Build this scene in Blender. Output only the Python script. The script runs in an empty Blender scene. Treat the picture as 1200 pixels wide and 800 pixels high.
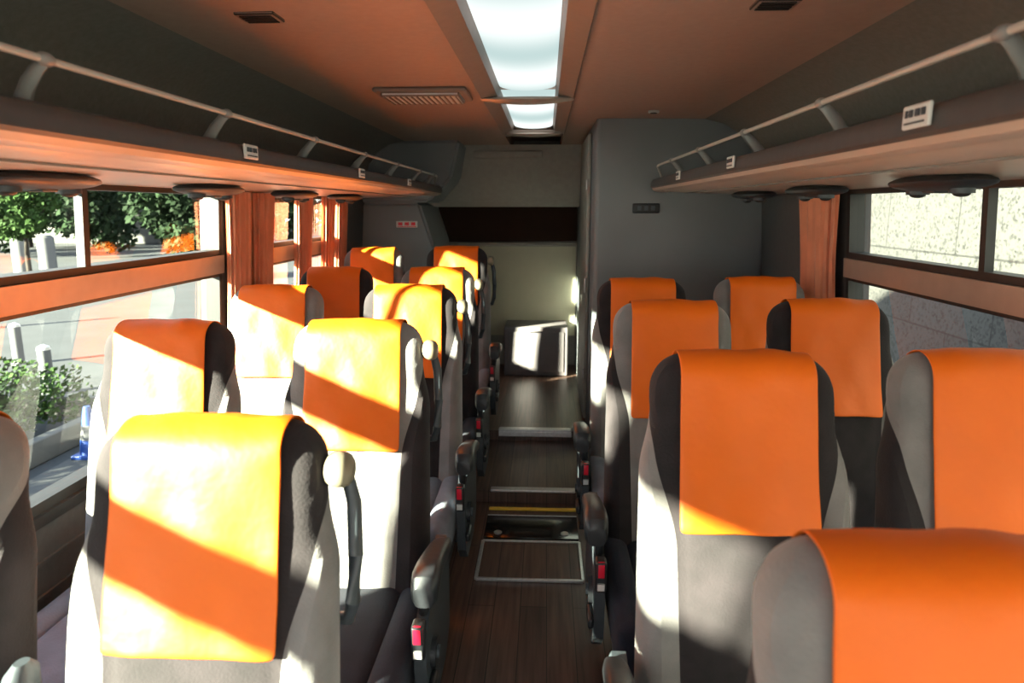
import bpy, bmesh, math, random
from mathutils import Vector, Matrix
random.seed(7)
S = bpy.context.scene
COL = S.collection
S.view_settings.view_transform = 'Standard'
S.view_settings.look = 'None'
S.view_settings.exposure = 0.0

# ------------------------------------------------------------------ materials
def mat(name, col, rough=0.6, metal=0.0, nscale=0, namt=0.0, bump=0.0, bscale=None, sheen=0.0, spec=0.5, coat=0.0):
    m = bpy.data.materials.new(name); m.use_nodes = True
    nt = m.node_tree; b = nt.nodes['Principled BSDF']
    b.inputs['Base Color'].default_value = (*col, 1)
    b.inputs['Roughness'].default_value = rough
    b.inputs['Metallic'].default_value = metal
    b.inputs['Specular IOR Level'].default_value = spec
    if sheen: b.inputs['Sheen Weight'].default_value = sheen
    if coat: b.inputs['Coat Weight'].default_value = coat
    if nscale:
        tc = nt.nodes.new('ShaderNodeTexCoord')
        n = nt.nodes.new('ShaderNodeTexNoise'); n.inputs['Scale'].default_value = nscale
        n.inputs['Detail'].default_value = 4
        nt.links.new(tc.outputs['Object'], n.inputs['Vector'])
        if namt:
            r = nt.nodes.new('ShaderNodeValToRGB')
            r.color_ramp.elements[0].position = .3; r.color_ramp.elements[1].position = .7
            r.color_ramp.elements[0].color = (*[c*(1-namt) for c in col], 1)
            r.color_ramp.elements[1].color = (*[min(1, c*(1+namt)) for c in col], 1)
            nt.links.new(n.outputs['Fac'], r.inputs['Fac']); nt.links.new(r.outputs['Color'], b.inputs['Base Color'])
        if bump:
            n2 = nt.nodes.new('ShaderNodeTexNoise'); n2.inputs['Scale'].default_value = bscale or nscale
            n2.inputs['Detail'].default_value = 3
            nt.links.new(tc.outputs['Object'], n2.inputs['Vector'])
            bp = nt.nodes.new('ShaderNodeBump'); bp.inputs['Strength'].default_value = bump
            bp.inputs['Distance'].default_value = .01
            nt.links.new(n2.outputs['Fac'], bp.inputs['Height']); nt.links.new(bp.outputs['Normal'], b.inputs['Normal'])
    return m

M = {}
M['cover'] = mat('orange_leatherette', (.84,.148,.004), .5, nscale=9, namt=.04, bump=.4, bscale=13, spec=.35)
M['light'] = mat('light_grey_velour', (.20,.187,.184), .95, nscale=14, namt=.16, bump=.15, bscale=220, sheen=.28)
M['dark'] = mat('charcoal_velour', (.018,.013,.015), .95, nscale=16, namt=.3, bump=.15, bscale=220, sheen=.05)
M['cush_light'] = mat('blue_grey_velour', (.15,.165,.215), .95, nscale=16, namt=.15, bump=.15, bscale=220, sheen=.2)
M['cush_dark'] = mat('navy_velour', (.012,.014,.028), .95, nscale=16, namt=.2, bump=.15, bscale=220, sheen=.03)
M['plastic'] = mat('black_plastic', (.020,.022,.026), .42, nscale=60, namt=.1, bump=.05)
M['plastic_grey'] = mat('grey_plastic', (.045,.055,.065), .45, nscale=60, namt=.1)
M['cream'] = mat('cream_plastic', (.22,.19,.13), .4, nscale=30, namt=.04)
M['red'] = mat('red_plastic', (.75,.01,.04), .35, nscale=30, namt=.04)
M['white'] = mat('white_plastic', (.70,.70,.68), .45, nscale=30, namt=.03)
M['silver'] = mat('brushed_aluminium', (.6,.6,.6), .35, .85, nscale=80, namt=.1)
M['rail'] = mat('pale_painted_rail', (.52,.51,.47), .35, 0, nscale=30, namt=.04)
M['brk'] = mat('grey_rail_bracket', (.28,.28,.27), .35, 0, nscale=30, namt=.04)
M['ceil'] = mat('ceiling_vinyl_bounce_tint', (.44,.31,.25), .7, nscale=40, namt=.04, bump=.1, bscale=250)  # brown tint puts the glow bounced off the orange seats into the colour
M['ceilgrey'] = mat('upper_wall_fabric', (.23,.225,.205), .85, nscale=60, namt=.08, bump=.1, bscale=250)
M['trimbrown'] = mat('lamp_surround', (.27,.20,.165), .5, nscale=30, namt=.05)
M['wall'] = mat('dark_grey_wall_panel', (.078,.08,.084), .65, nscale=50, namt=.08, bump=.1, bscale=200)
M['part'] = mat('slate_grey_partition', (.20,.215,.225), .55, nscale=3, namt=.06, bump=.06, bscale=250)
M['rearg'] = mat('rear_grey_panel', (.34,.32,.28), .6, nscale=30, namt=.06)
M['olive'] = mat('rear_panel_beige_grey', (.50,.47,.34), .55, nscale=5, namt=.06)
M['blackband'] = mat('dark_brown_band', (.030,.014,.008), .8, nscale=5, namt=.1, spec=.15)
M['boxgrey'] = mat('locker_grey', (.16,.14,.145), .6, nscale=8, namt=.08)
M['rackroll'] = mat('rack_padded_edge', (.062,.058,.056), .45, nscale=40, namt=.06, bump=.05)
M['rackunder'] = mat('rack_underside_plastic', (.52,.40,.32), .33, nscale=15, namt=.04)
M['rubber'] = mat('black_rubber', (.014,.014,.015), .5, nscale=40, namt=.1)
M['frame'] = mat('window_rail_metal', (.44,.35,.29), .32, .3, nscale=20, namt=.05)
M['curtain'] = mat('salmon_curtain', (.70,.26,.14), .85, nscale=12, namt=.1, bump=.1, bscale=150, sheen=.2)
M['seal'] = mat('yellow_strip', (.8,.55,.06), .5, nscale=30, namt=.08)
M['glossdark'] = mat('dark_gloss_panel', (.02,.017,.015), .15, nscale=10, namt=.1)
M['asphalt'] = mat('asphalt', (.031,.034,.036), .9, nscale=1.2, namt=.2, bump=.3, bscale=40)
M['pave'] = mat('pavement', (.043,.043,.042), .9, nscale=2, namt=.15, bump=.2, bscale=30)
M['leaf'] = mat('leaf_green', (.025,.055,.010), .8, nscale=1.2, namt=.5, spec=.2)
M['leafd'] = mat('leaf_dark_green', (.011,.025,.008), .8, nscale=.6, namt=.5, spec=.2)
M['bark'] = mat('bark', (.025,.018,.012), .9, nscale=8, namt=.3)
M['concrete'] = mat('pale_concrete', (.09,.088,.082), .8, nscale=1, namt=.1)
M['whitepaint'] = mat('outdoor_white_paint', (.12,.12,.12), .6, nscale=5, namt=.05)
M['blue'] = mat('blue_plastic', (.008,.04,.20), .4, nscale=30, namt=.05)

def wood():
    m = bpy.data.materials.new('dark_wood_planks'); m.use_nodes = True
    nt = m.node_tree; b = nt.nodes['Principled BSDF']; L = nt.links
    tc = nt.nodes.new('ShaderNodeTexCoord')
    mp = nt.nodes.new('ShaderNodeMapping'); mp.inputs['Rotation'].default_value = (0,0,math.pi/2)
    L.new(tc.outputs['Object'], mp.inputs['Vector'])
    br = nt.nodes.new('ShaderNodeTexBrick'); br.inputs['Scale'].default_value = 1
    br.inputs['Brick Width'].default_value = .9; br.inputs['Row Height'].default_value = .095
    br.inputs['Mortar Size'].default_value = .0018
    br.inputs['Color1'].default_value = (.080,.044,.032,1); br.inputs['Color2'].default_value = (.125,.070,.050,1)
    br.inputs['Mortar'].default_value = (.010,.006,.004,1)
    L.new(mp.outputs['Vector'], br.inputs['Vector'])
    mp2 = nt.nodes.new('ShaderNodeMapping'); mp2.inputs['Scale'].default_value = (60,3,1)
    L.new(tc.outputs['Object'], mp2.inputs['Vector'])
    n = nt.nodes.new('ShaderNodeTexNoise'); n.inputs['Scale'].default_value = 1; n.inputs['Detail'].default_value = 6
    L.new(mp2.outputs['Vector'], n.inputs['Vector'])
    r = nt.nodes.new('ShaderNodeValToRGB'); r.color_ramp.elements[0].color = (.5,.5,.5,1); r.color_ramp.elements[1].color = (1.3,1.3,1.3,1)
    r.color_ramp.elements[0].position = .3; r.color_ramp.elements[1].position = .7
    L.new(n.outputs['Fac'], r.inputs['Fac'])
    mx = nt.nodes.new('ShaderNodeMix'); mx.data_type = 'RGBA'; mx.blend_type = 'MULTIPLY'; mx.inputs[0].default_value = 1
    L.new(br.outputs['Color'], mx.inputs[6]); L.new(r.outputs['Color'], mx.inputs[7])
    L.new(mx.outputs[2], b.inputs['Base Color'])
    b.inputs['Roughness'].default_value = .38
    return m
M['wood'] = wood()

def granite():
    m = bpy.data.materials.new('speckled_granite_blocks'); m.use_nodes = True
    nt = m.node_tree; b = nt.nodes['Principled BSDF']; L = nt.links
    tc = nt.nodes.new('ShaderNodeTexCoord')
    v = nt.nodes.new('ShaderNodeTexVoronoi'); v.inputs['Scale'].default_value = 36
    n = nt.nodes.new('ShaderNodeTexNoise'); n.inputs['Scale'].default_value = 18; n.inputs['Detail'].default_value = 8
    L.new(tc.outputs['Object'], v.inputs['Vector']); L.new(tc.outputs['Object'], n.inputs['Vector'])
    a = nt.nodes.new('ShaderNodeMath'); a.operation = 'ADD'
    L.new(v.outputs['Color'], a.inputs[0]); L.new(n.outputs['Fac'], a.inputs[1])
    r = nt.nodes.new('ShaderNodeValToRGB')
    r.color_ramp.elements[0].position = .55; r.color_ramp.elements[0].color = (.018,.018,.017,1)
    r.color_ramp.elements[1].position = 1.15; r.color_ramp.elements[1].color = (.060,.058,.054,1)
    L.new(a.outputs[0], r.inputs['Fac'])
    sx = nt.nodes.new('ShaderNodeSeparateXYZ'); L.new(tc.outputs['Object'], sx.inputs[0])
    cx = nt.nodes.new('ShaderNodeCombineXYZ'); L.new(sx.outputs['Y'], cx.inputs['X']); L.new(sx.outputs['Z'], cx.inputs['Y'])
    br = nt.nodes.new('ShaderNodeTexBrick'); br.inputs['Scale'].default_value = 1
    br.inputs['Brick Width'].default_value = 1.6; br.inputs['Row Height'].default_value = .9; br.inputs['Mortar Size'].default_value = .012
    br.inputs['Color1'].default_value = (1,1,1,1); br.inputs['Color2'].default_value = (.85,.85,.85,1); br.inputs['Mortar'].default_value = (.35,.35,.35,1)
    L.new(cx.outputs[0], br.inputs['Vector'])
    mx = nt.nodes.new('ShaderNodeMix'); mx.data_type = 'RGBA'; mx.blend_type = 'MULTIPLY'; mx.inputs[0].default_value = 1
    L.new(r.outputs['Color'], mx.inputs[6]); L.new(br.outputs['Color'], mx.inputs[7])
    L.new(mx.outputs[2], b.inputs['Base Color']); b.inputs['Roughness'].default_value = .7
    return m
M['granite'] = granite()

def glass():
    m = bpy.data.materials.new('tinted_window_glass'); m.use_nodes = True
    nt = m.node_tree; nt.nodes.clear()
    o = nt.nodes.new('ShaderNodeOutputMaterial'); t = nt.nodes.new('ShaderNodeBsdfTransparent')
    t.inputs['Color'].default_value = (.86,.91,.89,1)
    g = nt.nodes.new('ShaderNodeBsdfGlossy'); g.inputs['Roughness'].default_value = .0
    f = nt.nodes.new('ShaderNodeLayerWeight'); f.inputs['Blend'].default_value = .5
    p = nt.nodes.new('ShaderNodeMath'); p.operation = 'POWER'; p.inputs[1].default_value = 4.0
    a = nt.nodes.new('ShaderNodeMath'); a.operation = 'MULTIPLY_ADD'; a.inputs[1].default_value = .7; a.inputs[2].default_value = .05
    mx = nt.nodes.new('ShaderNodeMixShader')
    nt.links.new(f.outputs['Facing'], p.inputs[0]); nt.links.new(p.outputs[0], a.inputs[0])
    nt.links.new(a.outputs[0], mx.inputs[0]); nt.links.new(t.outputs[0], mx.inputs[1]); nt.links.new(g.outputs[0], mx.inputs[2])
    nt.links.new(mx.outputs[0], o.inputs[0])
    return m
M['glass'] = glass()

def lampmat():
    m = bpy.data.materials.new('lamp_diffuser'); m.use_nodes = True
    nt = m.node_tree; nt.nodes.clear(); L = nt.links
    o = nt.nodes.new('ShaderNodeOutputMaterial'); e = nt.nodes.new('ShaderNodeEmission')
    tc = nt.nodes.new('ShaderNodeTexCoord'); w = nt.nodes.new('ShaderNodeTexWave')
    w.wave_type = 'BANDS'; w.bands_direction = 'Y'; w.inputs['Scale'].default_value = .42; w.inputs['Distortion'].default_value = 0
    L.new(tc.outputs['Object'], w.inputs['Vector'])
    r = nt.nodes.new('ShaderNodeValToRGB')
    r.color_ramp.elements[0].color = (.50,.64,.63,1); r.color_ramp.elements[1].color = (.95,1.0,.98,1)
    L.new(w.outputs['Fac'], r.inputs['Fac']); L.new(r.outputs['Color'], e.inputs['Color'])
    e.inputs['Strength'].default_value = 1.15
    L.new(e.outputs[0], o.inputs[0])
    return m
M['lamp'] = lampmat()

# ------------------------------------------------------------------ mesh builder
class MB:
    def __init__(s, mats): s.bm = bmesh.new(); s.mats = mats
    def _mi(s, m): 
        if m not in s.mats: s.mats.append(m)
        return s.mats.index(m)
    def box(s, c, d, m, bev=0.0, rot=None, seg=3):
        r = bmesh.ops.create_cube(s.bm, size=1.0); vs = r['verts']
        mt = Matrix.Translation(c)
        if rot: mt = mt @ Matrix.Rotation(rot[1], 4, rot[0])
        mt = mt @ Matrix.Diagonal((*d, 1))
        bmesh.ops.transform(s.bm, matrix=mt, verts=vs)
        fs = set(f for v in vs for f in v.link_faces)
        for f in fs: f.material_index = s._mi(m)
        if bev > 0:
            es = list(set(e for v in vs for e in v.link_edges))
            bmesh.ops.bevel(s.bm, geom=es, offset=bev, segments=seg, profile=.5, affect='EDGES', clamp_overlap=True)
        return s
    def loft(s, rings, m, closed=True, cap=True, mfun=None):
        vr = [[s.bm.verts.new(p) for p in ring] for ring in rings]
        n = len(rings[0]); mi = s._mi(m) if isinstance(m, str) else 0
        for i in range(len(vr)-1):
            for j in range(n if closed else n-1):
                k = (j+1) % n
                try:
                    f = s.bm.faces.new((vr[i][j], vr[i][k], vr[i+1][k], vr[i+1][j]))
                    f.material_index = s._mi(mfun(i, j)) if mfun else mi
                except ValueError: pass
        if cap and closed:
            for r_, idx in ((vr[0], 0), (vr[-1], len(vr)-2)):
                try:
                    f = s.bm.faces.new(r_); f.material_index = s._mi(mfun(idx, 0)) if mfun else mi
                except ValueError: pass
        return s
    def tube(s, pts, r, m, n=10, flat=1.0):
        rings = []
        P = [Vector(p) for p in pts]
        for i, p in enumerate(P):
            t = (P[min(i+1, len(P)-1)] - P[max(i-1, 0)]).normalized()
            a = t.cross(Vector((0,0,1)))
            if a.length < .05: a = t.cross(Vector((0,1,0)))
            a.normalize(); b = t.cross(a).normalized()
            rr = r[i] if isinstance(r, (list, tuple)) else r
            rings.append([tuple(p + a*rr*math.cos(2*math.pi*k/n) + b*rr*flat*math.sin(2*math.pi*k/n)) for k in range(n)])
        return s.loft(rings, m)
    def ell(s, c, rad, m, u=16, v=10):
        r = bmesh.ops.create_uvsphere(s.bm, u_segments=u, v_segments=v, radius=1.0)
        bmesh.ops.transform(s.bm, matrix=Matrix.Translation(c) @ Matrix.Diagonal((*rad, 1)), verts=r['verts'])
        for f in set(f for w in r['verts'] for f in w.link_faces): f.material_index = s._mi(m)
        return s
    def prism(s, prof, y0, y1, m, mfun=None):
        return s.loft([[(x, y0, z) for x, z in prof], [(x, y1, z) for x, z in prof]], m, mfun=mfun)
    def quad(s, v4, m):
        f = s.bm.faces.new([s.bm.verts.new(p) for p in v4]); f.material_index = s._mi(m); return s
    def hexa(s, v8, m):
        v = [s.bm.verts.new(p) for p in v8]; mi = s._mi(m)
        for q in ((0,1,2,3),(4,5,6,7),(0,1,5,4),(1,2,6,5),(2,3,7,6),(3,0,4,7)):
            f = s.bm.faces.new([v[i] for i in q]); f.material_index = mi
        return s
    def mesh(s, name, smooth=True, recalc=True):
        if recalc: bmesh.ops.recalc_face_normals(s.bm, faces=s.bm.faces)
        me = bpy.data.meshes.new(name); s.bm.to_mesh(me); s.bm.free()
        for m in s.mats: me.materials.append(M[m])
        if smooth:
            me.polygons.foreach_set('use_smooth', [True]*len(me.polygons))
            me.set_sharp_from_angle(angle=math.radians(35))
        return me

def obj(name, me, parent=None, loc=(0,0,0), **props):
    o = bpy.data.objects.new(name, me); COL.objects.link(o); o.location = loc
    if parent: o.parent = parent
    for k, v in props.items(): o[k] = v
    return o
def structure(name, me, label, cat='room'):
    return obj(name, me, label=label, category=cat, kind='structure')
def thing(name, me, label, cat, loc=(0,0,0), **kw):
    return obj(name, me, None, loc, label=label, category=cat, **kw)

# ------------------------------------------------------------------ seat
TA = math.tan(math.radians(13.5))
def lerp(a,b,t): return a+(b-a)*max(0,min(1,t))
def sm(t): t = max(0,min(1,t)); return t*t*(3-2*t)
def Wz(z):
    w = lerp(.207,.200,(z-.4)/.5)
    w = w - .018*sm((z-.91)/.09)
    if z > 1.065: w -= .075*(1-math.sqrt(max(0,1-((z-1.065)/.071)**2)))
    return w
def Tz(z, rnd=True):
    t = lerp(.072,.055,(z-.4)/.5)
    if rnd and z > 1.08: t -= .045*(1-math.sqrt(max(0,1-((z-1.08)/.056)**2)))
    return t
def yc(z): return TA*(z-.45) + Tz(z, False)
EX = .52
def spt(z, ph, W=None, T=None):
    W = W or Wz(z); T = T or Tz(z)
    sx = abs(math.sin(ph))**EX; cy = abs(math.cos(ph))**EX * (1 if math.cos(ph) > 0 else -1)
    return W*sx, yc(z) - T*cy
def phib(z):
    W = Wz(z)
    if z < .8: b = .118+.012*(z-.4)/.4
    else: b = lerp(.13, .985*W, ((z-.8)/.19)**1.25)
    p = math.asin(min(1,(b/W))**(1/EX))
    if z > .99: p = lerp(p, 2.15, (z-.99)/.04)
    return p, b
def backrest_mesh(kind):
    head, low = ('dark','light') if kind == 'X' else ('light','dark')
    mb = MB([head, low])
    zs = [.36+.64*i/22 for i in range(23)] + [1.02,1.04,1.06,1.08,1.095,1.108,1.118,1.126,1.132,1.1355]
    N1, N2 = 7, 10
    rings = []
    for z in zs:
        pb, b = phib(z); W = Wz(z)
        half = []
        for k in range(N1+1): half.append(pb*(k/N1)**1.8)
        for k in range(1, N2+1): half.append(math.pi-(math.pi-pb)*(1-k/N2)**1.3)
        pts = []
        for i, ph in enumerate(half):
            x, y = spt(z, ph)
            lowf = 1-sm((z-.85)/.12)
            if math.cos(ph) > 0:
                if i > N1: y -= .026*lowf*math.sin(math.pi*min(1, max(0,(x-b)/max(.001,(W-b)))*.75+.1))
                elif i == N1: y += .006*lowf
                else: y -= .008*lowf*(1-(x/b)**2)
            pts.append((x, y))
        ring = [(x, y, z) for x, y in pts] + [(-x, y, z) for x, y in reversed(pts[1:-1])]
        rings.append(ring)
    n = len(rings[0]); half_n = N1+N2
    def mf(i, j):
        jj = j if j < half_n else n-1-j
        return head if jj < N1 else low
    mb.loft(rings, head, mfun=mf)
    return mb.mesh('backrest')
def cover_mesh(var=0):
    rnd = random.Random(11+var)
    ph1, ph2 = rnd.random()*6, rnd.random()*6
    mb = MB(['cover']); rows = []
    NX = 16
    path = []
    R = .063; zc = 1.083; z0 = (.815,.812,.820,.822)[var]
    for i in range(15): path.append(('f', z0+(zc-z0)*i/14))
    for i in range(1, 10): path.append(('a', math.pi*i/10))
    for i in range(6): path.append(('b', zc-.022*i))
    for kind, q in path:
        row = []
        for j in range(NX+1):
            u = -1+2*j/NX
            zz = q if kind != 'a' else zc
            hw = .1315 - .003*sm((zz-.8)/.3)
            x = u*hw
            sn = (abs(x)/Wz(min(zz,1.05)))**(1/EX); cs = math.sqrt(1-sn*sn)**EX
            wr = .0026*math.sin(9*x*6+ph1+zz*7)*math.sin(zz*23+ph2+x*10)
            if kind == 'f':
                y = yc(q) - Tz(q, False)*cs - .010 - .004*(1-u*u) + wr
                if q < .9: y -= .008*max(0,1-(q-z0)/(.9-z0))
                z = q - .004*(u*u)*(1 if q<.84 else 0)
            elif kind == 'a':
                rr = R*cs*.99
                y = yc(zc) - (rr+.003)*math.cos(q); z = zc + (R-.004*u*u)*math.sin(q)**.8 + wr
            else:
                y = yc(q) + Tz(q, False)*cs + .008; z = q
            row.append((x, y, z))
        rows.append(row)
    mb.loft(rows, 'cover', closed=False, cap=False)
    return mb.mesh('headrest_cover')
def cushion_mesh(kind):
    c = 'cush_light' if kind == 'X' else 'cush_dark'
    mb = MB([c])
    mb.box((0,-.20,.385), (.30,.50,.14), c, .045, seg=4)
    for s in (-1,1): mb.box((s*.175,-.20,.388), (.075,.50,.15), c, .035, seg=4)
    return mb.mesh('cushion')
def base_mesh():
    mb = MB(['plastic','plastic_grey'])
    mb.box((0,-.18,.285), (.40,.42,.07), 'plastic', .015)
    mb.box((0,-.16,.13), (.10,.30,.26), 'plastic_grey', .02)
    mb.box((0,-.16,.012), (.30,.36,.024), 'plastic', .008)
    return mb.mesh('seat_base')
AXO = .252
def arm_mesh(s):
    mb = MB(['plastic','plastic_grey']); x = s*AXO
    rings = []
    for y, z, h, w in ((.03,.575,.030,.018),(.0,.582,.042,.024),(-.06,.600,.046,.026),(-.14,.618,.048,.028),(-.19,.625,.054,.030),(-.235,.622,.066,.032),(-.262,.611,.070,.030),(-.275,.602,.05,.022)):
        rings.append([(x+w*abs(math.cos(a))**.6*(1 if math.cos(a)>0 else -1), y, z+h*.5*abs(math.sin(a))**.6*(1 if math.sin(a)>0 else -1)) for a in [2*math.pi*k/16+.01 for k in range(16)]])
    mb.loft(rings, 'plastic')
    return mb.mesh('armrest')
def panel_mesh(s):
    mb = MB(['plastic','plastic_grey','silver']); x = s*(AXO-.012)
    prof = [(.09,.30),(.10,.54),(.06,.58),(-.02,.57),(-.10,.55),(-.20,.54),(-.255,.50),(-.27,.42),(-.25,.30),(-.20,.25),(.0,.25)]
    mb.loft([[(x-.014,a,b) for a,b in prof],[(x+.014,a,b) for a,b in prof]], 'plastic_grey')
    mb.tube([(x,-.21,.50),(x,-.215,.56),(x,-.21,.60)], .012, 'plastic')
    mb.tube([(x+s*.012,-.19,.41),(x+s*.026,-.19,.41)], .036, 'plastic', 18)
    mb.tube([(x+s*.024,-.19,.41),(x+s*.032,-.19,.41)], .016, 'plastic_grey', 14)
    mb.box((x+s*.022,-.24,.36),(.016,.08,.03),'plastic',.007)
    return mb.mesh('side_panel')
def buckle_mesh(s):
    mb = MB(['plastic','red','white']); x = s*(AXO-.012)
    mb.box((x,-.275,.500), (.030,.040,.085), 'plastic', .007)
    mb.box((x,-.293,.522), (.024,.014,.044), 'red', .004)
    mb.box((x,-.295,.476), (.020,.006,.020), 'white', .001)
    return mb.mesh('belt_buckle')
def grab_mesh(s):
    mb = MB(['plastic_grey','cream']); x = s*.196
    mb.tube([(x-.03*s,.20,.80),(x+.010*s,.185,.81),(x+.022*s,.17,.85),(x+.024*s,.19,.92),(x+.018*s,.215,1.0),(x+.006*s,.22,1.05)], [.009,.011,.012,.012,.012,.011], 'plastic_grey', 12)
    mb2 = mb.mesh('grab_handle')
    mk = MB(['cream'])
    rings = []
    for t in range(9):
        a = math.pi*t/8
        xx = x + s*(-.020+.042*(1-math.cos(a))/2); r = math.sin(a)**.5+.02
        rings.append([(xx, .205+.034*r*math.cos(b), 1.062+.028*r*math.sin(b)-.004*t/8) for b in [2*math.pi*k/20 for k in range(20)]])
    mk.loft(rings,'cream')
    return mb2, mk.mesh('knob')
def upright_arm_mesh(s):
    mb = MB(['plastic_grey','plastic']); x = s*.255
    rings = []
    for z, d, w in ((.42,.02,.016),(.5,.028,.020),(.62,.032,.022),(.74,.034,.023),(.775,.028,.020),(.79,.012,.010)):
        y = TA*(z-.45)+.0
        rings.append([(x+w*math.cos(a), y+d*math.sin(a), z) for a in [2*math.pi*k/14 for k in range(14)]])
    mb.loft(rings, 'plastic_grey')
    return mb.mesh('folded_armrest')

BR = {k: backrest_mesh(k) for k in 'XY'}
CV = [cover_mesh(i) for i in range(4)]
CU = {k: cushion_mesh(k) for k in 'XY'}
BS = base_mesh()
AR = {s: arm_mesh(s) for s in (-1,1)}; PN = {s: panel_mesh(s) for s in (-1,1)}
BK = {s: buckle_mesh(s) for s in (-1,1)}; GR = {1: grab_mesh(1)}; UA = upright_arm_mesh(-1)
cnt = 0
def seat(x, ytop, kind, aisle, z=0.0, grab=False, uarm=False, sz=1.0, cv=None):
    global cnt
    e = bpy.data.objects.new('passenger_seat', None); COL.objects.link(e)
    e.empty_display_size = .1; e.location = (x, ytop-.155, z); e.scale = (1,1,sz)
    e['label'] = ('coach seat, orange cover, charcoal headrest, pale grey bolsters' if kind == 'X'
                  else 'coach seat, orange cover, pale grey headrest, dark bolsters')
    e['category'] = 'seat'; e['group'] = 'coach passenger seats'
    b = obj('backrest', BR[kind], e); m = b.modifiers.new('s','SUBSURF'); m.levels = 1; m.render_levels = 1
    c = obj('headrest_cover', CV[cnt % 4 if cv is None else cv], e, label='orange leatherette cover draped over the headrest'); 
    m = c.modifiers.new('t','SOLIDIFY'); m.thickness = .003; m.offset = 0
    m = c.modifiers.new('s','SUBSURF'); m.levels = 1; m.render_levels = 1
    obj('cushion', CU[kind], e); obj('seat_base', BS, e)
    if aisle:
        obj('armrest', AR[aisle], e); obj('side_panel', PN[aisle], e)
        obj('belt_buckle', BK[aisle], e, label='seat belt buckle with red release button')
    if grab:
        g = obj('grab_handle', GR[1][0], e); obj('knob', GR[1][1], g, label='cream rounded handle knob')
    if uarm: obj('folded_armrest', UA, e)
    cnt += 1
    return e
LY = [.935,1.765,2.50,3.21,3.94]
LZ = [.966,.981,.994,1,1]
LX = [-.432,-.430,-.43,-.437,-.437]
WX = [-.925,-.96,-.945,-.93,-.925]
WZ_ = [.966,.976,.990,.998,.992]
for i, y in enumerate(LY):
    z = .06 if i == 4 else 0
    seat(LX[i], y, 'X' if i % 2 == 0 else 'Y', 1, z, grab=True, uarm=True, sz=LZ[i], cv=i % 2)
    seat(WX[i], y, 'Y' if i % 2 == 0 else 'X', 0, z, sz=WZ_[i])
RY = [.56,1.285,2.04,2.72]
for i, y in enumerate(RY):
    seat(.468 if i else .463, y, 'Y' if i % 2 == 0 else 'X', -1, 0, sz=.974 if i == 0 else 1)
    if i > 0: seat(.935, y, 'X' if i % 2 == 0 else 'Y', 0, 0, sz=1.006)

# ------------------------------------------------------------------ shell
ZC = 1.87; ZS = .63; ZT = 1.49
def wx(z): return 1.25 if z < ZS else 1.25-(z-ZS)*.07
def wb(mb, s, y0, y1, z0, z1, a, b, m):
    mb.hexa([(s*(wx(z0)+a),y0,z0),(s*(wx(z0)+b),y0,z0),(s*(wx(z0)+b),y1,z0),(s*(wx(z0)+a),y1,z0),
             (s*(wx(z1)+a),y0,z1),(s*(wx(z1)+b),y0,z1),(s*(wx(z1)+b),y1,z1),(s*(wx(z1)+a),y1,z1)], m)
YF, YB = -2.2, 5.75
WIN = {-1: [(-2.0,.55),(.63,2.66),(3.08,4.33)], 1: [(-2.0,.50),(.58,2.62)]}
for s, nm in ((-1,'left'),(1,'right')):
    mb = MB(['wall'])
    wb(mb, s, YF, YB, -.9, ZS, 0, .08, 'wall')
    wb(mb, s, YF, YB, ZT, 2.02, 0, .08, 'wall')
    ys = [YF] + [v for w in WIN[s] for v in w] + [YB]
    for k in range(0, len(ys), 2): wb(mb, s, ys[k], ys[k+1], ZS, ZT, 0, .08, 'wall')
    wb(mb, s, YF, YB, .04, .60, -.012, -.001, 'wall')
    for q in range(5): wb(mb, s, YF, YB, .50-.09*q, .51-.09*q, -.02, -.012, 'wall')
    structure('wall_'+nm, mb.mesh('wall', False), 'dark grey side wall below and between the coach windows', 'wall')
wn = 1
RAILZ = (1.168,1.238)
for s in (-1,1):
    for (a,b) in WIN[s]:
        mb = MB(['rubber','frame','glass'])
        fr = .022
        for (z0,z1) in ((ZS,ZS+.03),(ZT-.020,ZT),(RAILZ[1],RAILZ[1]+.022)): wb(mb, s, a, b, z0, z1, -.006, .05, 'rubber')
        for (c,d) in ((a,a+fr),(b-fr,b)): wb(mb, s, c, d, ZS, ZT, -.006, .05, 'rubber')
        wb(mb, s, a, b, RAILZ[0], RAILZ[1], -.016, .04, 'frame')
        wb(mb, s, a, b, RAILZ[0]-.012, RAILZ[0], -.006, .04, 'rubber')
        md = b-.80 if b < 3 else (a+b)/2
        wb(mb, s, md-.012, md+.012, RAILZ[1]+.02, ZT-.02, -.004, .02, 'rubber')
        for z0,z1 in ((ZS+.02,RAILZ[0]-.005),(RAILZ[1]+.01,ZT-.01)):
            mb.quad([(s*(wx(z0)+.02),a+.01,z0),(s*(wx(z0)+.02),b-.01,z0),(s*(wx(z1)+.02),b-.01,z1),(s*(wx(z1)+.02),a+.01,z1)],'glass')
        wb(mb, s, a-.02, b+.02, ZS-.03, ZS, -.02, 0, 'rubber')
        structure('window_%d' % wn, mb.mesh('window', False), 'coach side window with sliding upper pane and black rubber seal', 'window'); wn += 1

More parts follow.
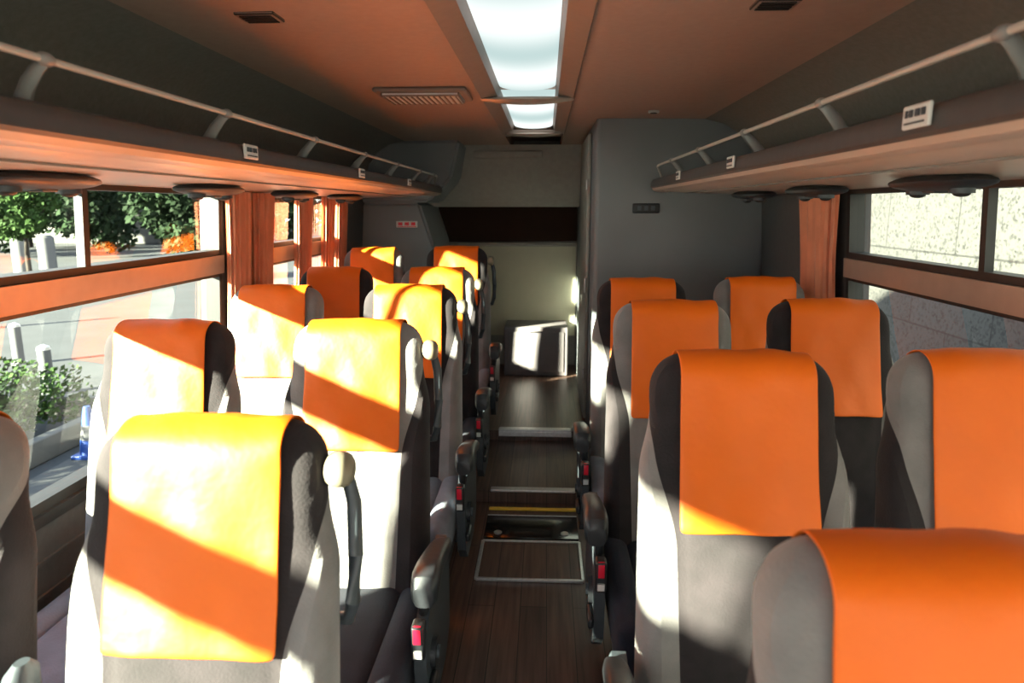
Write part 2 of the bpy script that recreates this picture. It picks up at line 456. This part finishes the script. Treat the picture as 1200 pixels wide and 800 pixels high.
half = [(.185,ZC),(.5,ZC),(.88,ZC-.005),(.98,ZC-.03),(1.06,ZC-.08),(1.12,ZC-.16),(1.15,ZC-.25),(1.165,ZC-.36)]
mb = MB(['ceil','ceilgrey'])
for s in (-1,1):
    inner = [(s*x,z) for x,z in half]; outer = [(s*(x+.10),z+.14) for x,z in reversed(half[1:])] + [(s*.185, ZC+.14)]
    mb.prism(inner+outer, YF, YB, 'ceil', mfun=lambda i,j: 'ceilgrey' if j in (2,3,4,5,6,7) else 'ceil')
mb.box((0,(YF+YB)/2,ZC+.10),(.40,YB-YF,.05),'ceil')
structure('ceiling', mb.mesh('ceiling'), 'warm grey vinyl coach ceiling, brown seat-bounce tint, curved grey coves', 'ceiling')
mb = MB(['wood'])
mb.box((0,(YF+3.14)/2,-.05),(2.5,3.14-YF,.10),'wood')
mb.box((0,(3.14+3.89)/2,-.02),(2.5,.75,.16),'wood')
mb.box((0,(3.89+YB)/2,.01),(2.5,YB-3.89,.22),'wood')
structure('floor', mb.mesh('floor', False), 'dark brown plank-look vinyl aisle floor with low steps', 'floor')
AX0, AX1 = -.18, .235
tn = 1
def trim(c, d, m, lab):
    global tn
    mb = MB([m]); mb.box(c, d, m, min(d)*.3, seg=1)
    structure('trim_%d' % tn, mb.mesh('trim'), lab, 'trim'); tn += 1
cxm = (AX0+AX1)/2; wd = AX1-AX0
trim((cxm,3.155,.062),(wd,.045,.012),'silver','aluminium step edge strip across the aisle')
trim((cxm,3.905,.122),(wd+.02,.05,.016),'silver','aluminium step edge strip across the aisle')
trim((cxm,3.885,.10),(wd+.02,.008,.03),'silver','aluminium step edge riser')
trim((cxm,3.06,.004),(wd,.028,.008),'seal','yellow safety strip set in the aisle floor')
trim((cxm,2.985,.004),(wd,.012,.008),'silver','thin metal strip set in the aisle floor')
mb = MB(['glossdark','silver'])
mb.box((cxm,2.865,.005),(wd,.22,.010),'glossdark',.002)
for x in (AX0+.06, AX1-.06):
    mb.tube([(x,2.80,.008),(x,2.80,.014)],.018,'silver',16)
thing('floor_access_panel', mb.mesh('p'), 'glossy dark floor access panel with two round bolts', 'panel')
mb = MB(['silver','wood'])
y0,y1 = 2.42,2.73
mb.box((cxm,(y0+y1)/2,.004),(wd-.02,y1-y0-.02,.008),'wood')
for c,d in (((cxm,y0,.006),(wd,.014,.012)),((cxm,y1,.006),(wd,.014,.012)),((AX0,(y0+y1)/2,.006),(.014,y1-y0,.012)),((AX1,(y0+y1)/2,.006),(.014,y1-y0,.012))):
    mb.box(c,d,'silver',.002,seg=1)
thing('floor_hatch', mb.mesh('h'), 'wooden plank floor hatch with aluminium frame in the aisle', 'hatch')

PX = .335; PY = 3.66
mb = MB(['part','wall'])
mb.box(((PX+1.22)/2,(PY+YB)/2,ZC/2+.02),(1.22-PX,YB-PY,ZC+.0),'part',.025,seg=3)
structure('wall_partition', mb.mesh('p'), 'slate grey full-height compartment wall beside the aisle', 'wall')
mb = MB(['rearg','silver','rubber'])
mb.box((PX-.012,4.35,1.0),(.02,.72,1.66),'rearg',.006)
mb.box((PX-.026,3.98,.98),(.012,.03,.09),'silver',.004)
mb.box((PX-.026,3.98,1.55),(.012,.02,.06),'silver',.004)
mb.box((PX-.026,3.98,.45),(.012,.02,.06),'silver',.004)
structure('door_1', mb.mesh('d'), 'narrow grey compartment door with metal hinges', 'door')
mb = MB(['rearg','olive','blackband'])
mb.box((0,YB-.05,.8),(2.5,.10,2.3),'rearg')
mb.box((-.15,YB-.12,.76),(.97,.06,.78),'olive',.01)
structure('wall_back', mb.mesh('b', False), 'grey rear wall with beige-grey lower panel', 'wall')
mb = MB(['blackband'])
mb.loft([[(-.98,YB-.13,1.43),(PX-.005,YB-.13,1.43),(PX-.005,YB-.13,1.16),(-.83,YB-.13,1.15)],[(-.98,YB-.17,1.43),(PX-.005,YB-.17,1.43),(PX-.005,YB-.17,1.16),(-.83,YB-.17,1.15)]],'blackband')
thing('rear_window_panel', mb.mesh('r', False), 'dark brown blanked rear window band', 'panel')
mb = MB(['rearg'])
mb.box((-.15,YB-.165,1.125),(.97,.03,.018),'rearg',.004)
structure('trim_%d'%tn, mb.mesh('s'), 'thin pale ledge below the rear dark band', 'trim'); tn += 1
mb = MB(['rearg'])
prof = [(5.10,1.87),(5.16,1.72),(5.24,1.52),(5.34,1.43),(5.56,1.43),(5.62,1.87)]
mb.loft([[(-1.15,a,b) for a,b in prof],[(PX-.002,a,b) for a,b in prof]],'rearg')
mb.box((-.2,5.095,1.80),(.5,.02,.05),'rearg',.006)
structure('trim_%d'%tn, mb.mesh('s', True), 'curved grey rear ceiling soffit', 'trim'); tn += 1
mb = MB(['part'])
prof = [(-1.2,1.87),(-.50,1.87),(-.56,1.62),(-.72,1.46),(-1.2,1.46)]
mb.loft([[(a,4.72,b) for a,b in prof],[(a,YB-.1,b) for a,b in prof]],'part')
prof = [(-1.25,1.46),(-.80,1.46),(-.70,1.15),(-.72,.1),(-1.25,.1)]
mb.loft([[(a,4.80,b) for a,b in prof],[(a,YB-.1,b) for a,b in prof]],'part')
bmesh.ops.bevel(mb.bm, geom=list(mb.bm.edges), offset=.02, segments=3, affect='EDGES', clamp_overlap=True)
structure('wall_rear_casing', mb.mesh('c'), 'dark grey moulded rear corner casing under the ceiling', 'wall')
mb = MB(['boxgrey','rubber'])
mb.box((.01,5.42,.315),(.50,.36,.39),'boxgrey',.012)
mb.box((.01,5.235,.315),(.44,.008,.32),'boxgrey',.004)
mb.box((.01,5.23,.475),(.10,.01,.015),'rubber',.003)
thing('storage_box', mb.mesh('s'), 'low grey storage locker at the end of the aisle', 'box')

mb = MB(['white','red','wall'])
mb.box((0,0,0),(.15,.008,.045),'white',.002,seg=1)
for x in (-.045,0,.045): mb.box((x,-.005,.003),(.030,.003,.022),'red')
mb.box((0,-.005,-.016),(.13,.003,.005),'red')
thing('wall_notice', mb.mesh('n', False), 'small white and red notice plate on the rear casing', 'sign', (-.89,4.795,1.31))
mb = MB(['rubber','plastic'])
mb.box((0,0,0),(.14,.012,.05),'rubber',.006)
for x in (-.035,.0,.035): mb.box((x,-.007,0),(.022,.003,.026),'plastic_grey',.001,seg=1)
thing('switch_plate', mb.mesh('n'), 'small black switch plate on grey compartment wall', 'switch', (.60,PY-.007,1.42))

# ------------------------------------------------------------------ racks
mb = MB(['plastic','plastic_grey','rubber'])
mb.ell((0,0,0),(.085,.17,.020),'plastic',24,12)
for dy in (-.09,.09): mb.tube([(0,dy,-.008),(0,dy,-.026)],.026,'plastic_grey',16); mb.ell((0,dy,-.026),(.018,.018,.008),'rubber')
mb.box((0,0,-.018),(.05,.05,.012),'plastic_grey',.004)
pod = mb.mesh('pod')
def rack(s, y0, y1, ybr, pods):
    e = bpy.data.objects.new('luggage_rack', None); COL.objects.link(e); e.location = (s*.9,(y0+y1)/2,1.5)
    e['label'] = 'long overhead luggage rack with padded edge and thin pale rail'; e['category'] = 'luggage rack'; e['group'] = 'overhead luggage racks'
    off = (-s*.9, -(y0+y1)/2, -1.5)
    mb = MB(['rackunder','ceilgrey'])
    wallx = 1.178
    p = [(.645,1.512),(.66,1.503),(.80,1.496),(wallx,1.486),(wallx,1.520),(.80,1.524),(.66,1.535)]
    ys = [y0, y1-.16, y1-.06, y1]; sc = [0,0,.02,.08]
    rings = [[(s*(x+q*(1 if x<1 else 0)), y, z) for x,z in p] for y,q in zip(ys,sc)]
    mb.loft(rings,'rackunder', mfun=lambda i,j: 'rackunder' if j in (0,1,2) else 'ceilgrey')
    mb.box((s*.78,(y0+y1)/2,1.4945),(.006,y1-y0-.2,.004),'ceilgrey')
    obj('shelf', mb.mesh('shelf'), e, off, label='smooth grey plastic shelf underside')
    mb = MB(['rackroll','rackunder'])
    p = [(.648,1.506),(.626,1.500),(.606,1.506),(.600,1.516),(.594,1.522),(.594,1.543),(.604,1.558),(.622,1.564),(.640,1.561),(.652,1.548),(.652,1.52)]
    rings = [[(s*(x+q), y, z) for x,z in p] for y,q in zip(ys,sc)]
    mb.loft(rings,'rackroll', mfun=lambda i,j:'rackunder' if j in (0,1,2) else 'rackroll')
    obj('edge', mb.mesh('edge'), e, off, label='dark padded front edge')
    mb = MB(['rail'])
    zr = 1.622; xr = .615
    pts = [(s*xr,y0,zr),(s*xr,y1-.25,zr),(s*(xr+.01),y1-.16,zr-.002),(s*(xr+.03),y1-.09,zr-.02),(s*(xr+.05),y1-.06,zr-.06)]
    mb.tube(pts,.0055,'rail',12)
    obj('rail', mb.mesh('rail'), e, off, label='thin pale metal guard rail')
    mb = MB(['brk'])
    mb.tube([(s*.675,.02,1.545),(s*.670,.018,1.568),(s*.650,.006,1.590),(s*(xr+.012),0,zr-.010),(s*xr,0,zr)],[.013,.011,.009,.007,.006],'brk',12,1.5)
    mb.ell((s*xr,0,zr),(.010,.018,.010),'brk')
    mb.box((s*.676,.02,1.543),(.036,.05,.012),'brk',.005)
    bm_ = mb.mesh('bracket')
    for y in ybr: obj('bracket', bm_, e, (off[0], off[1]+y, off[2]))
    for y in pods: obj('reading_light', pod, e, (off[0]+s*.985, off[1]+y, off[2]+1.478), label='dark oval reading light and air nozzle unit')
    return e
rack(-1,-1.6,4.66,[.97-.58, .97,1.52,2.10,2.68,3.26,3.84,4.3],(1.42,2.17,2.92,3.66))
rack(1,-1.6,3.64,[.885-.55,.885,1.43,1.96,2.52,3.05],(.95,1.66,2.40,3.1))
def plate(s, y):
    mb = MB(['white','plastic_grey'])
    mb.box((0,0,0),(.006,.070,.032),'white',.002,seg=1)
    for k,(dy,w) in enumerate(((-.022,.009),(-.007,.011),(.010,.009),(.022,.005))):
        mb.box((-s*.004,dy,.004),(.002,w,.010),'plastic_grey')
    mb.box((-s*.004,0,-.009),(.002,.050,.0025),'plastic_grey')
    thing('seat_number_plate', mb.mesh('n', False), 'small white seat number plate on the rack edge', 'sign', (s*.590,y,1.545), group='seat number plates')
for y in (1.57,2.52,3.4): plate(-1,y)
for y in (1.01,1.98,2.75): plate(1,y)

# ------------------------------------------------------------------ ceiling lamp
e = bpy.data.objects.new('ceiling_light', None); COL.objects.link(e); e.location = (0,1.9,ZC)
e['label'] = 'long fluorescent ceiling light with milky diffuser panels'; e['category'] = 'ceiling light'
off = (0,-1.9,-ZC)
ya, yb_, yc_ = -1.4, 2.93, 4.22
mb = MB(['trimbrown'])
for s in (-1,1):
    mb.loft([[(s*x,y,z) for x,z in ((.19,ZC-.001),(.185,ZC-.014),(.125,ZC+.004),(.113,ZC+.045),(.19,ZC+.06))] for y in (ya,yc_+.06)],'trimbrown')
mb.box((0,yc_+.10,ZC-.002),(.36,.20,.02),'trimbrown',.008)
obj('frame', mb.mesh('f'), e, off, label='brown lamp surround')
for a,b in ((ya,yb_-.05),(yb_+.06,yc_)):
    mb = MB(['lamp'])
    n = 12
    top = [(.114*math.cos(math.pi*k/n), ZC+.035-.022*math.sin(math.pi*k/n)) for k in range(n+1)]
    mb.prism(top, a, b, 'lamp')
    obj('diffuser', mb.mesh('d'), e, off, label='glowing white diffuser')
for y, w in ((yb_+.0,.19),(yc_+.03,.16)):
    mb = MB(['frame'])
    rings = []
    for k in range(13):
        u = -1+2*k/12
        h = .012+.018*(1-u*u); d = .05*(1-.5*u*u)
        zc_ = ZC-.018+.006*u*u
        rings.append([(u*w, y+d*math.cos(a), zc_+h*.5*math.sin(a)) for a in [2*math.pi*j/12 for j in range(12)]])
    mb.loft(rings,'frame')
    obj('crossbar', mb.mesh('c'), e, off, label='curved metal crossbar')

mb = MB(['trimbrown','cream','rubber'])
mb.box((0,0,-.008),(.36,.26,.018),'trimbrown',.010)
mb.box((0,-.01,-.022),(.30,.20,.018),'white',.006)
for k in range(14): mb.box((-.138+k*.0212,-.01,-.032),(.006,.19,.006),'trimbrown')
thing('ceiling_air_vent', mb.mesh('v'), 'rectangular louvred air vent on the ceiling', 'vent', (-.405,2.82,ZC-.001))
mb = MB(['rubber','trimbrown'])
mb.box((0,0,-.003),(.095,.075,.008),'trimbrown',.003)
for k in range(4): mb.box((0,-.024+k*.016,-.008),(.075,.009,.004),'rubber')
vm = mb.mesh('v')
for x,y in ((-.605,1.71),(.585,1.66)):
    thing('speaker_grille', vm, 'small dark slotted ceiling grille', 'grille', (x,y,ZC-.001), group='ceiling grilles')
mb = MB(['rubber','rail']); mb.tube([(0,0,0),(0,0,-.010)],.026,'rail',20); mb.tube([(0,0,-.009),(0,0,-.013)],.016,'rubber',16)
thing('ceiling_sensor', mb.mesh('v'), 'small round ceiling fitting', 'fitting', (.58,3.38,ZC-.001))

# ------------------------------------------------------------------ curtains
def curtain(s, y0, y1, z0=.60):
    mb = MB(['curtain']); rings = []
    N = 96; yc0 = (y0+y1)/2; L = (y1-y0)/2
    rn = random.Random(int(y0*100)); ph = rn.random()*6
    for k in range(26):
        z = 1.483-(1.483-z0)*k/25
        t = k/25
        wf = 1-.18*math.sin(math.pi*min(1,t*1.3))+.06*t
        xc = wx(z)-.045
        ring = []
        for j in range(N):
            a = 2*math.pi*j/N
            pl = .009*math.sin(13*a+ph+.4*math.sin(3*t))+.004*math.sin(29*a+t*2)
            ring.append((s*(xc+(.022+pl)*math.sin(a)), yc0+(L*wf+pl)*math.cos(a), z))
        rings.append(ring)
    mb.loft(rings,'curtain')
    thing('curtain', mb.mesh('curtain'), 'gathered salmon-orange pleated curtain hanging beside the window', 'curtain', group='window curtains')
for a,b in ((2.64,2.82),(2.86,3.06),(3.38,3.58),(3.80,3.95),(4.05,4.20)): curtain(-1,a,b)
curtain(1,2.62,2.98)

# ------------------------------------------------------------------ exterior
G = -1.05
mb = MB(['asphalt']); mb.box((0,20,G-.05),(160,160,.1),'asphalt')
thing('road', mb.mesh('g', False), 'grey asphalt roadway outside the coach', 'road')
mb = MB(['pave'])
mb.box((-3.6,12,G+.05),(1.8,34,.10),'pave',.02)
thing('pavement', mb.mesh('g'), 'pale paved kerb strip beside the roadway', 'pavement')
mb = MB(['pave'])
mb.box((-17,19,G+.06),(7,5,.12),'pave',.02)
thing('pavement', mb.mesh('g'), 'pale paved traffic island', 'pavement')
mb = MB(['granite']); mb.box((4.9,12,G+4.1),(.4,50,8.2),'granite')
thing('granite_building', mb.mesh('g', False), 'building wall clad in speckled granite blocks', 'building')
mb = MB(['granite','concrete'])
mb.box((4.3,5.5,G+2.3),(.5,.5,4.6),'granite',.02)
thing('granite_pillar', mb.mesh('g'), 'square granite pillar beside the building wall', 'pillar')

def foliage(mb, c, rad, n, size, m, rnd):
    mi = mb._mi(m)
    for _ in range(n):
        while True:
            p = Vector((rnd.uniform(-1,1),rnd.uniform(-1,1),rnd.uniform(-1,1)))
            if .35 < p.length < 1: break
        p = Vector((p.x*rad[0],p.y*rad[1],p.z*rad[2]))+Vector(c)
        d = Vector((rnd.gauss(0,1),rnd.gauss(0,1),rnd.gauss(0,1))).normalized()
        t = d.orthogonal().normalized(); b = d.cross(t)
        sz = size*rnd.uniform(.6,1.3)
        v = [mb.bm.verts.new(p+t*sz*a+b*sz*.6*e_) for a,e_ in ((-1,0),(0,-1),(1,0),(0,1))]
        f = mb.bm.faces.new(v); f.material_index = mi
def tree(x, y, h, r, m, lab, seed, z=0, lo=.08):
    rnd = random.Random(seed)
    e = bpy.data.objects.new('tree', None); COL.objects.link(e); e.location = (x,y,G+z)
    e['label'] = lab; e['category'] = 'tree'
    mb = MB(['bark'])
    mb.tube([(0,0,.02),(0,0,h*.3),(0,.08,h*.6),(.1,0,h*.85)],[.22*h/8,.17*h/8,.12*h/8,.05],'bark',10)
    for k in range(5):
        a = k*1.3; mb.tube([(0,.03,h*.45),(r*.35*math.cos(a),r*.35*math.sin(a),h*.62),(r*.6*math.cos(a),r*.6*math.sin(a),h*.75)],[.08*h/8,.05*h/8,.02],'bark',7)
    obj('trunk', mb.mesh('t'), e)
    mb = MB([m])
    K = 16
    for k in range(K):
        a = rnd.random()*6.28; q = rnd.uniform(.1,.58)*r
        zz = lo + (.88-lo)*(k+.5)/K
        foliage(mb,(q*math.cos(a),q*math.sin(a),h*zz+h*.06),(r*.52,r*.52,h*.13),380,.15*r/2.2,m,rnd)
    obj('foliage', mb.mesh('f', False, False), e)
k = 0
for x,y,h,r,m in ((-17.3,32.5,6.5,2.6,'leafd'),(-23,33.2,7.2,2.6,'leafd'),(-28.8,34,7,2.6,'leafd'),(-34.6,35,7.5,2.6,'leafd'),(-21,40.5,9,2.7,'leafd'),(-27,41.5,10,2.7,'leafd'),(-33,42.5,10,2.7,'leafd'),(-15,41,9,2.7,'leafd')):
    tree(x,y,h,r,m,'leafy dark green broadleaf tree beyond the road',k); k += 1
tree(-15.8,20.3,3.1,1.2,'leaf','small bright green ornamental tree on the traffic island',50,.12,.5)
mb = MB(['concrete','wall'])
mb.box((-52,52,G+9),(60,10,18),'concrete',.05,seg=1)
for i in range(4):
    for j in range(12): mb.box((-79+j*4.6,46.95,2+i*3.6),(2.6,.2,1.6),'wall')
thing('pale_building', mb.mesh('b', False), 'pale concrete building beyond the trees', 'building')
e = bpy.data.objects.new('hedge', None); COL.objects.link(e); e.location = (-6.3,5.4,G)
e['label'] = 'low green hedge in a kerbed bed'; e['category'] = 'hedge'
rnd = random.Random(3)
mb = MB(['leaf','leafd'])
for i in range(10):
    y = -2.0+i*.42
    for xx in (-.9,-.3,.3,.9):
        foliage(mb,(xx+rnd.uniform(-.1,.1),y,.45+rnd.uniform(-.05,.08)),(.42,.38,.38),420,.036,'leaf' if rnd.random()<.7 else 'leafd',rnd)
o = obj('foliage', mb.mesh('f', False, False), e)
mb = MB(['concrete'])
for c,d in (((0,-2.5,.125),(2.8,.12,.25)),((0,2.3,.125),(2.8,.12,.25)),((-1.4,-.1,.125),(.12,4.7,.25)),((1.4,-.1,.125),(.12,4.7,.25))): mb.box(c,d,'concrete',.02)
obj('kerb', mb.mesh('k'), e)
mb = MB(['silver','whitepaint'])
mb.tube([(0,0,0),(0,0,.62)],.08,'whitepaint',20); mb.tube([(0,0,.62),(0,0,.66),(0,0,.69)],[.085,.075,.02],'silver',20)
mb.tube([(0,0,0),(0,0,.05)],.11,'silver',20)
bo = mb.mesh('bollard')
for x,y,z in ((-8.35,10.3,0),(-6.6,8.6,0),(-11.5,13.6,0)):
    thing('bollard', bo, 'short white metal bollard beside the hedge', 'bollard', (x,y,G+z), group='roadside bollards')
mb = MB(['whitepaint','concrete'])
mb.tube([(0,0,0),(0,0,1.35)],.30,'whitepaint',22); mb.tube([(0,0,1.35),(0,0,1.45)],[.3,.2],'concrete',22)
wp = mb.mesh('post')
for x,y in ((-20.2,25.6),(-19.3,25.8)):
    thing('white_post', wp, 'thick white roadside post', 'post', (x,y,G), group='white posts')
mb = MB(['blue','whitepaint'])
mb.box((0,0,.02),(.26,.26,.04),'blue',.01)
prof = [(.03,.105),(.18,.085),(.18,.085),(.32,.062),(.32,.062),(.45,.042),(.50,.03)]
rings = [[(r*math.cos(a),r*math.sin(a),z) for a in [2*math.pi*j/20 for j in range(20)]] for z,r in prof]
mb.loft(rings,'blue',mfun=lambda i,j:'whitepaint' if i in (2,3) else 'blue')
o = thing('traffic_cone', mb.mesh('c'), 'small blue and white traffic cone on the kerb', 'traffic cone', (-4.32,6.12,G+.10))

# ------------------------------------------------------------------ light
W = bpy.data.worlds.new('World'); S.world = W; W.use_nodes = True
nt = W.node_tree; bg = nt.nodes['Background']
tc = nt.nodes.new('ShaderNodeTexCoord'); sx = nt.nodes.new('ShaderNodeSeparateXYZ'); nt.links.new(tc.outputs['Generated'], sx.inputs[0])
r = nt.nodes.new('ShaderNodeValToRGB'); nt.links.new(sx.outputs['Z'], r.inputs['Fac'])
r.color_ramp.elements[0].color = (.95,.93,.88,1); r.color_ramp.elements[1].color = (.45,.62,.9,1)
nt.links.new(r.outputs['Color'], bg.inputs['Color']); bg.inputs['Strength'].default_value = 3.8
sd = bpy.data.lights.new('sun', 'SUN'); sd.energy = 88; sd.angle = math.radians(1.5); sd.color = (1,.98,.76)
so = bpy.data.objects.new('sun', sd); COL.objects.link(so)
d = Vector((1,.85,-.392)).normalized()
so.rotation_euler = d.to_track_quat('-Z','Y').to_euler(); so.location = (-6,-5,6)

# ------------------------------------------------------------------ camera
cd = bpy.data.cameras.new('camera'); cd.lens = 24; cd.sensor_width = 36; cd.clip_start = .02; cd.clip_end = 500
cd.dof.use_dof = True; cd.dof.focus_distance = 2.2; cd.dof.aperture_fstop = 4.5
co = bpy.data.objects.new('camera', cd); COL.objects.link(co)
co.location = (.08,0,1.42); co.rotation_euler = (math.radians(90-11.04),0,math.radians(2.81))
S.camera = co
